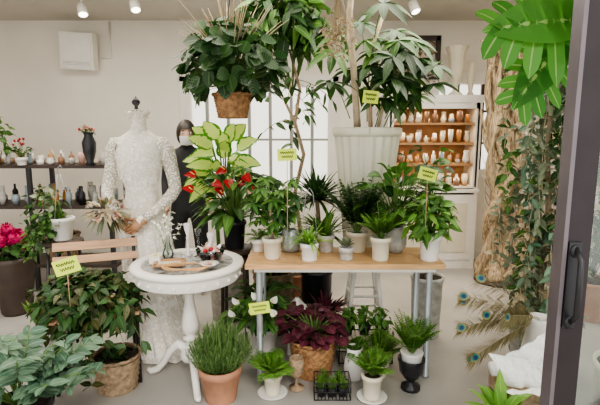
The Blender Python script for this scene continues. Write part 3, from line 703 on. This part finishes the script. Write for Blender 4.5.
for i,(x,z,ax,az) in enumerate(((-.06,1.36,-.7,.6),(-.02,1.42,-.4,.9),(.05,1.40,.3,1),(.10,1.34,.7,.6),(-.08,1.28,-.9,.15),(.10,1.26,.9,.15),(0,1.28,.1,.7),(-.05,1.22,-.6,.2),(.07,1.21,.6,.3),(-.10,1.20,-.9,-.35),(.10,1.18,.9,-.3),(.02,1.34,-.15,1),(-.08,1.14,-.5,-.4),(.05,1.11,.4,-.4),(.0,1.20,-.1,.2),(.06,1.41,.6,.9),(-.08,1.40,-.7,.9),(-.03,1.14,-.2,-.3),(.03,1.28,.5,.0),(-.06,1.32,-.4,.1))):
    y=-.13+U(-.09,.07); stalk(mb,(x*.4,-.05,1.05),(x,y,z),.215,.12,L_VAR,'ov',.25,8,out=(ax,-.35+U(-.2,.2),az),up=(U(-.3,.3),-1,.6),rs=.006)
mb.done()
# hanging peperomia
mb=MB('hanging_basket_peperomia',(-.44,3.0,1.56)); basket(mb,.125,.095,.15,WICK,ns=14,rows=9,a=.005)
for k in range(3): a=.3+2*pi*k/3; tube(mb,[(.12*cos(a),.12*sin(a),.15),(0,0,.80),(0,0,1.14)],.002,BLACK,4)
for i in range(250):
    d=rdir(-.45,1.4); t=V((d.x*.31,d.y*.22,.34+d.z*.28))*U(.75,1); t.z=max(t.z,.14)
    tube(mb,[(0,0,.14),V((0,0,.14)).lerp(t,.5)+V((0,0,.04)),t],.0022,STEM,3,False)
    leaf(mb,t,d*.4+V((U(-.5,.5),U(-.4,.4),U(-.9,.1))),.095,.085,R.choice([L_PEP,L_PEP,L_DK]),.2,.08,'rd',5,up=d+V((0,-.2,.3)))
for i in range(56):
    p=arc((0,0,.3),U(0,6.28),U(.7,1.45),U(.38,.6),.12); tube(mb,p,[.0015,.0015,.0015,.0024,.0034,.0028,.001],L_TAN,4)
mb.done()
mb=MB('ficus_tree',(-.06,3.58,0)); pot(mb,.16,.13,.35,TERRA)
tube(mb,[(0,0,.33),(.06,0,.7),(.02,0,1.0),(.09,0,1.3),(.02,0,1.55),(.06,0,1.8),(-.02,0,2.1)],[.02,.018,.016,.015,.014,.012,.008],BARK,8)
tube(mb,[(.02,0,1.55),(-.1,0,1.8),(-.18,0,2.15)],[.012,.01,.006],PALEB,7)
bush(mb,(-.05,0,2.31),(.34,.22,.22),240,.17,.075,L_DK,14,(0,0,1.75),.5,mats=[L_DK,L_MID],seg=4)
for i in range(9):
    p=arc((.02,0,U(1.5,2.0)),U(0,6.28),U(-.3,.3),.3,.5,5); tube(mb,p,.003,BARK,4)
    for q in p[2:]: leaf(mb,q,rdir(-1,.2),.10,.045,L_DK,.3,.1,'ov',4,up=rup())
mb.done()
mb=MB('hanging_dried_flowers',(.22,2.72,2.70))
tube(mb,[(0,0,0),(0,0,-.42)],.002,BLACK,4); tube(mb,[(0,0,-.40),(0,0,-.46)],.018,L_TAN,8)
for i in range(46):
    a=U(0,6.28); e=V((cos(a)*U(.01,.10),sin(a)*U(.01,.07),-.46-U(.12,.34))); tube(mb,[(0,0,-.42),V((0,0,-.46)).lerp(e,.5),e],.0014,L_TAN,3,False)
    for _ in range(6): leaf(mb,e,rdir(-1.4,.8),.035,.016,R.choice([L_TAN,ROSE,CREAM,L_TAN]),.1,.2,'ov',2)
mb.done()
# ---------------------------------------------------------------- under / in front of table
mb=MB('potted_rosemary',(-.44,2.32,0)); pot(mb,.118,.085,.2,TERRA,lh=.045); rosemary(mb,(0,0,.18),240,.27,.18,L_ROSE,.032,26,.0075); mb.done()
def saucer(mb,r,m): lathe(mb,[(.001,0),(r*.7,0),(r,.015),(r*.97,.018),(r*.7,.007),(.001,.006)],m,seg=32)
mb=MB('potted_boston_fern',(-.155,2.36,0)); saucer(mb,.085,CER); pot(mb,.055,.04,.12,CREAM,(0,0,.008)); fern(mb,(0,0,.12),30,.2,L_FERN,.24,11,(.7,1.5),.45); mb.done()
mb=MB('potted_maidenhair_fern',(.40,2.32,0)); saucer(mb,.085,CER); pot(mb,.06,.045,.14,CREAM,(0,0,.008)); fern(mb,(0,0,.14),30,.2,L_FERN,.24,11,(.8,1.5),.4); mb.done()
mb=MB('candle_holder',(-.02,2.42,0)); lathe(mb,[(.001,0),(.045,0),(.045,.008),(.01,.02),(.008,.06),(.018,.07),(.035,.09),(.045,.14),(.04,.19),(.036,.19),(.04,.14),(.02,.09)],WICKG,seg=24); mb.done()
mb=MB('potted_heuchera',(.08,2.60,0)); basket(mb,.145,.11,.23,WICK,ns=16,rows=11)
for i in range(150):
    a=U(0,6.28); r=U(.02,.18); stalk(mb,(0,0,.22),(r*cos(a),r*sin(a),.25+U(0,.14)-.3*r*r),.065,.065,L_PUR,'rd',.35,4)
mb.done()
mb=MB('wire_basket_of_seedlings',(.18,2.36,0))
for z in(.004,.05,.10):
    for a,b in(((-.1,-.065),(.1,-.065)),((.1,-.065),(.1,.065)),((.1,.065),(-.1,.065)),((-.1,.065),(-.1,-.065))): tube(mb,[(*a,z),(*b,z)],.003,BLACK,5)
for i in range(11):
    x=-.1+.02*i
    for y in(-.065,.065): tube(mb,[(x,y,.004),(x,y,.1)],.0016,BLACK,4)
    tube(mb,[(x,-.065,.004),(x,.065,.004)],.0016,BLACK,4)
for x in(-.06,0,.06): pot(mb,.028,.022,.05,BLKC,(x,-.02,.006)); rosemary(mb,(x,-.02,.05),18,.07,.035,L_FERN,.02,14,.008)
for x in(-.05,.04): pot(mb,.028,.022,.05,BLKC,(x,.035,.006)); rosemary(mb,(x,.035,.05),18,.09,.035,L_MID,.02,14,.008)
mb.done()
mb=MB('ceramic_pitcher',(.325,2.53,0)); lathe(mb,[(.001,0),(.045,0),(.05,.01),(.062,.07),(.055,.13),(.042,.16),(.05,.2),(.046,.2),(.038,.16),(.001,.15)],CER,seg=28)
tube(mb,[(.045,0,.18),(.085,0,.17),(.09,0,.11),(.058,0,.07)],.007,CER,8); fern(mb,(0,0,.16),14,.16,L_MID); mb.done()
mb=MB('potted_fern',(.48,2.56,0)); pot(mb,.06,.045,.1,CREAM); fern(mb,(0,0,.1),34,.25,L_FERN,.22,11,(.7,1.5),.35); mb.done()
mb=MB('fern_in_black_urn',(.64,2.42,0))
lathe(mb,[(.001,0),(.055,0),(.055,.02),(.025,.035),(.02,.055),(.04,.07),(.065,.11),(.07,.16),(.078,.185),(.075,.19),(.06,.18)],BLKC,seg=32,fl=(12,.03))
lathe(mb,[(.055,.17),(.062,.22),(.066,.225),(.06,.228),(.001,.215)],CER); fern(mb,(0,0,.22),38,.27,L_FERN,.2,12,(.9,1.52),.25); mb.done()
mb=MB('potted_peace_lily',(-.25,2.84,0)); pot(mb,.11,.085,.2,CER)
for i in range(90):
    a=U(0,6.28); r=U(.04,.19); stalk(mb,(0,0,.19),(r*cos(a),r*sin(a),.26+U(0,.2)),.14,.055,R.choice([L_DK,L_MID]),'la',.6)
for x,y,z in((-.12,-.24,.44),(.0,-.26,.48),(.08,-.22,.44),(-.15,-.24,.36),(.1,-.28,.38),(-.02,-.3,.40)):
    t=V((x,y,z)); tube(mb,[(0,0,.19),t],.002,STEM,4); leaf(mb,t,(U(-.6,.6),-.3,.8),.07,.045,WPET,.1,.25,'ov',5,up=(U(-.8,.8),-1,.4)); tube(mb,[t,t+V((0,-.012,.03))],.004,SPADX,6)
mb.done()
mb=MB('potted_purple_cordyline',(.17,2.93,0)); pot(mb,.1,.08,.22,BLKC); strap(mb,(0,0,.21),44,.27,.035,L_PUR,(.4,1.5),.35); strap(mb,(0,0,.21),20,.26,.03,L_DK,(.2,1.3),.4); mb.done()
mb=MB('wire_plant_rack',(.42,2.78,0))
for z in(.16,.0045):
    for y in(-.08,.08): tube(mb,[(-.17,y,z),(.17,y,z)],.004,BLACK,5)
    for i in range(13): tube(mb,[(-.17+.34*i/12,-.08,z),(-.17+.34*i/12,.08,z)],.002,BLACK,4)
for x in(-.17,.17):
    for y in(-.08,.08): tube(mb,[(x,y,0.004),(x,y,.22)],.005,BLACK,6)
for x in(-.11,0,.11): pot(mb,.04,.03,.07,BLKC,(x,0,.165)); bush(mb,(x,0,.28),(.06,.06,.06),60,.05,.028,L_MID,5,(x,0,.23))
mb.done()
mb=MB('wooden_crate',(-.05,4.1,0))
for z in(.06,.16,.26):
    for y in(-.14,.14): box(mb,(0,y,z),(.5,.012,.07),WICKG)
    for x in(-.25,.25): box(mb,(x,0,z),(.012,.28,.07),WICKG)
box(mb,(0,0,.012),(.48,.26,.012),WICKG); mb.done()
mb=MB('lantern',(-.02,2.88,0)) 
box(mb,(0,0,.01),(.13,.13,.02),WHITE); box(mb,(0,0,.30),(.13,.13,.015),WHITE)
for x in(-.055,.055):
    for y in(-.055,.055): box(mb,(x,y,.155),(.012,.012,.28),WHITE)
lathe(mb,[(.075,.307),(.02,.37),(.015,.38)],WHITE,seg=4); lathe(mb,[(.001,.02),(.03,.02),(.03,.12),(.001,.12)],CREAM,seg=16)
tube(mb,[(.03*cos(a),0,.40+.03*sin(a)) for a in [2*pi*i/14 for i in range(15)]],.003,BLACK,5); mb.done()
mb=MB('tall_wicker_hamper',(-.2,3.24,0)); basket(mb,.15,.13,.45,WICKG,ns=16,rows=18); bush(mb,(0,0,.6),(.15,.12,.16),160,.10,.05,L_DK,10,(0,0,.45),mats=[L_DK,L_MID]); mb.done()
# ---------------------------------------------------------------- hutch
mb=MB('display_hutch',(1.41,4.96,0)); W=.98;D=.36
for s in(-1,1): box(mb,(s*(W/2-.02),0,.93),(.04,D,1.86),WHITE)
box(mb,(0,D/2-.01,.93),(W-.08,.02,1.84),SHELFW)
box(mb,(0,0,1.85),(W+.06,D+.02,.03),WHITE); box(mb,(0,-.01,1.81),(W+.02,D,.05),WHITE)
box(mb,(0,-D/2+.01,1.755),(W-.08,.02,.06),WHITE)
for z in(.90,1.14,1.36,1.57): box(mb,(0,.0,z),(W-.08,D-.04,.022),SHELFW if z>1 else WHITE)
box(mb,(0,-.01,.86),(W+.02,D+.02,.035),WHITE)
box(mb,(0,0,.05),(W,D-.02,.1),WHITE)
for s in(-1,1):
    box(mb,(s*.235,-D/2+.012,.46),(.45,.022,.72),WHITE); box(mb,(s*.235,-D/2-.003,.46),(.30,.012,.54),CREAM)
    ball(mb,(s*.04,-D/2-.012,.5),.014,SPADX)
    box(mb,(s*(W/2-.04),-D/2+.01,1.35),(.04,.02,.9),WHITE)
mb.done()
GLZ=[CER,CREAM,TURQ,AMB,GREYC,BRN,SHELFW,CREAM,BRN,CER]
for k,z in enumerate((.9115,1.1515,1.3715,1.5815)):
    mb=MB('teacup_collection',(1.41,4.93,z))
    for i in range(30): bottle(mb,-.42+.029*i,(-.10,-.01,.07)[i%3],0,U(.022,.034),U(.04,.14),R.choice(GLZ),R.choice([0,1,1,2]))
    mb.done()
for z in(1.12,1.34,1.55,1.73):
    l=bpy.data.lights.new('shelf_lamp','AREA'); l.shape='RECTANGLE'; l.size=.8; l.size_y=.03; l.energy=1.8; l.color=(1,.76,.48)
    o=bpy.data.objects.new('shelf_lamp',l); bpy.context.collection.objects.link(o); o.location=(1.41,4.83,z)
mb=MB('tall_urn_vase',(1.66,4.93,1.867)); lathe(mb,[(.001,0),(.07,0),(.07,.02),(.03,.05),(.025,.1),(.05,.16),(.075,.3),(.085,.42),(.12,.5),(.115,.505),(.08,.42)],CREAM,seg=48,fl=(12,.03)); mb.done()
mb=MB('slender_vase',(1.83,4.96,1.867)); lathe(mb,[(.001,0),(.045,0),(.02,.05),(.045,.2),(.03,.3),(.045,.35)],CREAM,seg=24); mb.done()
mb=MB('vase_of_dried_hydrangea',(1.27,4.90,1.867)); lathe(mb,[(.001,0),(.05,0),(.08,.08),(.05,.15),(.06,.17)],CREAM,seg=24)
for i in range(190): d=rdir(-.1,1.5); leaf(mb,V((d.x*.2,d.y*.12,.22+d.z*.15))*U(.7,1),d+rdir()*.5,.1,.03,R.choice([L_TAN,CREAM,PINKF]),.2,.1,'la',3)
mb.done()
mb=MB('carved_wall_frame',(1.28,5.175,2.30))
for s in(-1,1): box(mb,(s*.25,0,0),(.05,.03,.46),DKWOOD); box(mb,(0,0,s*.21),(.55,.03,.05),DKWOOD)
for i in range(90): box(mb,(U(-.22,.22),-.002,U(-.18,.18)),(U(.05,.16),.012,.012),BARK,Matrix.Rotation(U(0,3.14),3,'Y'))
mb.done()
# ---------------------------------------------------------------- driftwood
mb=MB('driftwood_sculpture',(1.98,4.36,0)); lathe(mb,[(.001,0),(.22,0),(.22,.03),(.001,.035)],DKWOOD)
for k in range(22):
    a0=2*pi*k/22*2.2; tw=U(.7,1.9)*(1 if k%2 else -1); ph=U(0,6); r0=U(.05,.16); top=U(1.6,2.45) if k>3 else 2.5; pts=[];rr=[]; n=44; rb=U(.02,.044); wv=U(.025,.055)
    for i in range(n):
        t=i/(n-1); z=.03+top*t; a=a0+tw*t*3.2+.6*sin(5*t+ph); r=r0*(1.1-.45*sin(pi*t)+.2*t*t)+wv*sin(11*t+ph)
        pts.append((r*cos(a)*1.05+.06*sin(5*t)-.02,r*sin(a)*.75,z)); rr.append(rb*(1.35-.7*t)*(1+.28*sin(13*t+ph*2)+.2*sin(29*t+ph)))
    rr[-1]*=.3; tube(mb,pts,rr,DRIFT,10,lump=.25)
for sx,z0,L in((-1,2.0,.30),(-1,1.78,.2),(1,2.05,.28),(1,1.5,.2),(-1,.25,.14),(-1,2.2,.22),(1,2.25,.2)):
    pts=[(sx*(.04+L*t),-.05+.05*sin(5*t),z0+.28*t*(1 if z0>.5 else -.6)+.05*sin(9*t)) for t in [i/8 for i in range(9)]]
    tube(mb,pts,[.032*(1-.09*i) for i in range(9)],DRIFT,9,lump=.2)
for i in range(90):
    a=U(0,6.28); z=U(.1,2.2); b=V((.13*cos(a),.1*sin(a),z)); p=[b+V((cos(a)*.08*t+.02*sin(6*t+i),sin(a)*.05*t,U(.15,.3)*t)) for t in(0,.33,.66,1)]
    tube(mb,p,[.006,.004,.003,.0015],DRIFT,4)
mb.done()
# ---------------------------------------------------------------- right side greenery
mb=MB('trailing_ivy_column',(1.48,2.68,0)); pot(mb,.16,.13,.3,GREYC)
tube(mb,[(0,0,.28),(.03,0,.9),(-.02,0,1.4),(.0,0,1.85)],[.02,.018,.015,.01],BARK,8)
for i in range(76):
    a=U(0,6.28); z0=U(.7,1.85); p=arc((0,0,z0),a,U(-.1,.9),U(.12,.26),.3,4)
    e=p[-1]; ln=U(.3,1.0); m=4+int(ln*11)
    p+= [e+V((U(-.012,.012),U(-.012,.012),-ln*j/m)) for j in range(1,m+1) if e.z-ln*j/m>.1]
    tube(mb,p,.0022,PALEB,3,False); mt=R.choice([L_GREY,L_GREY,L_DK,L_BLUE,L_TAN,L_MID])
    for q in p[1:]:
        for _ in range(3): leaf(mb,q,rdir(-1.2,.6),U(.04,.08),.034,mt,.2,.1,'ov',3,up=rup())
for i in range(6):
    c=V((U(-.16,.14),-.24+U(-.03,.03),U(1.4,1.8)))
    for k in range(20): d=rdir(-.2,1.5); leaf(mb,c,d,.06,.055,WPET,.0,.35,'rd',3)
mb.done()
mb=MB('potted_olive_tree',(2.32,3.45,0)); pot(mb,.17,.13,.32,TERRA); tube(mb,[(0,0,.3),(.03,0,.8),(-.03,0,1.3),(0,0,1.7)],[.02,.018,.014,.008],BARK,8)
bush(mb,(0,0,1.4),(.34,.3,.55),520,.09,.026,L_GREY,24,(0,0,1.1),.3,'la',mats=[L_GREY,L_DK,L_MID]); bush(mb,(0,0,.6),(.3,.25,.35),260,.09,.035,L_DK,10,(0,0,.3)); mb.done()
def monleaf(mb,p,d,up,L,m):
    p=V(p);d=V(d).normalized();up=V(up);s=d.cross(up).normalized();nn=s.cross(d)
    leaf(mb,p,d,L*1.0,L*.5,m,.12,.08,'ov',10,up=up)
    N=6
    for i in range(N):
        t=.0+.80*i/(N-1); c=p+d*L*t+V((0,0,-1))*(.12*L*t*t)+nn*.0015; w=L*(.56-.44*max(0,t-.25)**1.1)*(.92 if i==0 else 1)
        ang=-.35+1.35*t
        for sg in(-1,1): leaf(mb,c,s*sg*cos(ang)+d*sin(ang)-nn*.06,w,L*.165,m,.2,.08,'lo',7,up=nn+rdir()*.12)
mb=MB('potted_monstera',(1.42,1.75,0)); pot(mb,.17,.13,.5,CREAM)
for x,y,z,d,L in((-.36,.0,1.87,(-.95,-.1,.0),.40),(-.36,.12,1.84,(-.55,.0,-.7),.32),(-.14,-.05,1.99,(-.5,-.2,-.1),.36),(.1,0,1.9,(.6,-.3,.1),.3),(0,-.1,1.6,(.1,-.9,0),.25)):
    tube(mb,[(0,0,.48),(.02,y,1.2),(x*.45,y,z-.08),(x,y,z)],[.009,.008,.006,.004],STEM,6); monleaf(mb,(x,y,z),d,(.15,-.95,.4),L,L_MON)
mb.done()
# peacock feathers in vase
mb=MB('vase_of_peacock_feathers',(1.32,2.36,0)); lathe(mb,[(.001,0),(.07,0),(.08,.02),(.09,.2),(.06,.42),(.07,.46),(.06,.46),(.05,.42)],CER,seg=28)
for ax,el,L in((pi+.1,.45,.5),(pi-.3,.28,.42),(pi+.25,.15,.5),(pi,.02,.42),(pi+.4,-.15,.46),(pi-.2,.7,.42),(pi+.6,.4,.36),(pi+.15,-.35,.42),(pi+.3,.32,.38)):
    p=arc((0,0,.45),ax,el,L,.14,10); tube(mb,[(0,0,.1)]+p,.0015,L_TAN,4)
    for j in range(3,11):
        for _ in range(26):
            q=p[j-1].lerp(p[j],U(0,1)); d=(p[j]-p[j-1]).normalized(); sd=V((0,U(-.5,.5),1 if _%2 else -1)); leaf(mb,q,d*.9+sd*U(.6,1.1),.09*U(.6,1.1),.0038,PEA_G,.15,0,'st',3)
    e=p[-1]; d=(p[-1]-p[-3]).normalized(); up=V((0,-1,.3))
    for _ in range(34): leaf(mb,e-d*.02,d+V((0,0,1))*U(-1.2,1.2)+V((0,U(-.3,.3),0)),.06,.004,PEA_G,.1,0,'st',3)
    for off,l,w,m_ in((0.01,.058,.048,PEA_O),(.014,.042,.034,PEA_T),(.018,.026,.022,PEA_B)):
        leaf(mb,e-d*l*.5+up*off,d,l,w,m_,.05,.0,'rd',6,up=up)
mb.done()
mb=MB('white_wrapping_paper_on_crate',(1.12,2.06,0))
for z in(.05,.13,.21):
    for y in(-.11,.11): box(mb,(0,y,z),(.28,.012,.06),WICKG)
    for x in(-.14,.14): box(mb,(x,0,z),(.012,.21,.06),WICKG)
box(mb,(0,0,.01),(.27,.21,.012),WICKG); box(mb,(0,0,.245),(.29,.23,.012),WICKG)
def sheet(mb,c,u,v,w,h,amp,m):
    c=V(c);u=V(u).normalized();v=V(v).normalized();nn=u.cross(v).normalized(); N=10; vs=[];fs=[]; ph=U(0,6)
    for i in range(N+1):
        for j in range(N+1):
            a=i/N-.5;b=j/N-.5; vs.append(c+u*a*w+v*b*h+nn*(amp*abs(((a*3+b*1.2+ph)%1)-.5)*2+amp*.6*sin(5*b+ph)-abs(a)*amp))
    for i in range(N):
        for j in range(N): k=i*(N+1)+j; fs.append((k,k+1,k+N+2,k+N+1))
    mb.add(vs,fs,m,smooth=False)
sheet(mb,(-.02,-.02,.30),(1,.0,-.18),(-.25,.35,.9),.30,.15,.03,PAPER)
sheet(mb,(.05,.04,.36),(1,.15,.5),(-.5,.2,.8),.26,.14,.03,PAPER)
sheet(mb,(-.04,-.10,.275),(1,.05,.1),(.1,-1,.25),.28,.13,.02,PAPER)
tube(mb,[(-.16,.05,.29),(.14,.07,.31)],[.035,.035],PAPER,16); tube(mb,[(.12,.06,.26),(.16,.08,.56)],[.03,.03],PAPER,16)
mb.done()
mb=MB('potted_birds_nest_fern',(.90,1.84,0)); pot(mb,.08,.06,.2,CREAM); strap(mb,(0,0,.19),26,.26,.05,L_LT,(.2,1.3),.4); mb.done()
# ---------------------------------------------------------------- price tags
tag(-1.19,2.22,.79,.135,.08,-.3,.22); tag(-.07,2.46,1.345,.105,.065,-.05,.45); tag(.43,2.80,1.68,.095,.075,.1,.22)
tag(.70,2.46,1.24,.10,.065,.25,.3); tag(-.235,2.50,.455,.12,.07,-.15,.15)
# ---------------------------------------------------------------- lights / world
w=bpy.data.worlds.new('World'); bpy.context.scene.world=w; w.use_nodes=True
bg=w.node_tree.nodes['Background']; bg.inputs[0].default_value=(1,.98,.945,1); bg.inputs[1].default_value=1.9
sl=bpy.data.lights.new('sun','SUN'); sl.energy=1.5; sl.angle=.3; sl.color=(1,.95,.86)
so=bpy.data.objects.new('sun',sl); bpy.context.collection.objects.link(so); so.location=(1,-3,5); so.rotation_euler=V((-.28,1,-.85)).to_track_quat('-Z','Y').to_euler()
def area(name,loc,sx,sy,e,col,rot=(0,0,0)):
    l=bpy.data.lights.new(name,'AREA'); l.shape='RECTANGLE'; l.size=sx; l.size_y=sy; l.energy=e; l.color=col
    o=bpy.data.objects.new(name,l); bpy.context.collection.objects.link(o); o.location=loc; o.rotation_euler=rot
area('ceiling_fill_light',(-1.2,3.2,2.66),2.2,1.0,50,(1,.93,.82)); area('ceiling_fill_light',(1.2,3.2,2.66),1.8,1.0,54,(1,.93,.82))  # soft fill lights added under the ceiling to brighten the room, no real fixtures
try:
    bpy.context.scene.view_settings.look='AgX - Medium High Contrast'
except Exception as e: print(e)
# ---------------------------------------------------------------- camera
cam=bpy.data.cameras.new('camera'); cam.lens=27; cam.sensor_width=36; co=bpy.data.objects.new('camera',cam); bpy.context.collection.objects.link(co)
co.location=(0,0,1.45); co.rotation_euler=(math.radians(90-8.5),0,0); cam.clip_start=.05; bpy.context.scene.camera=co
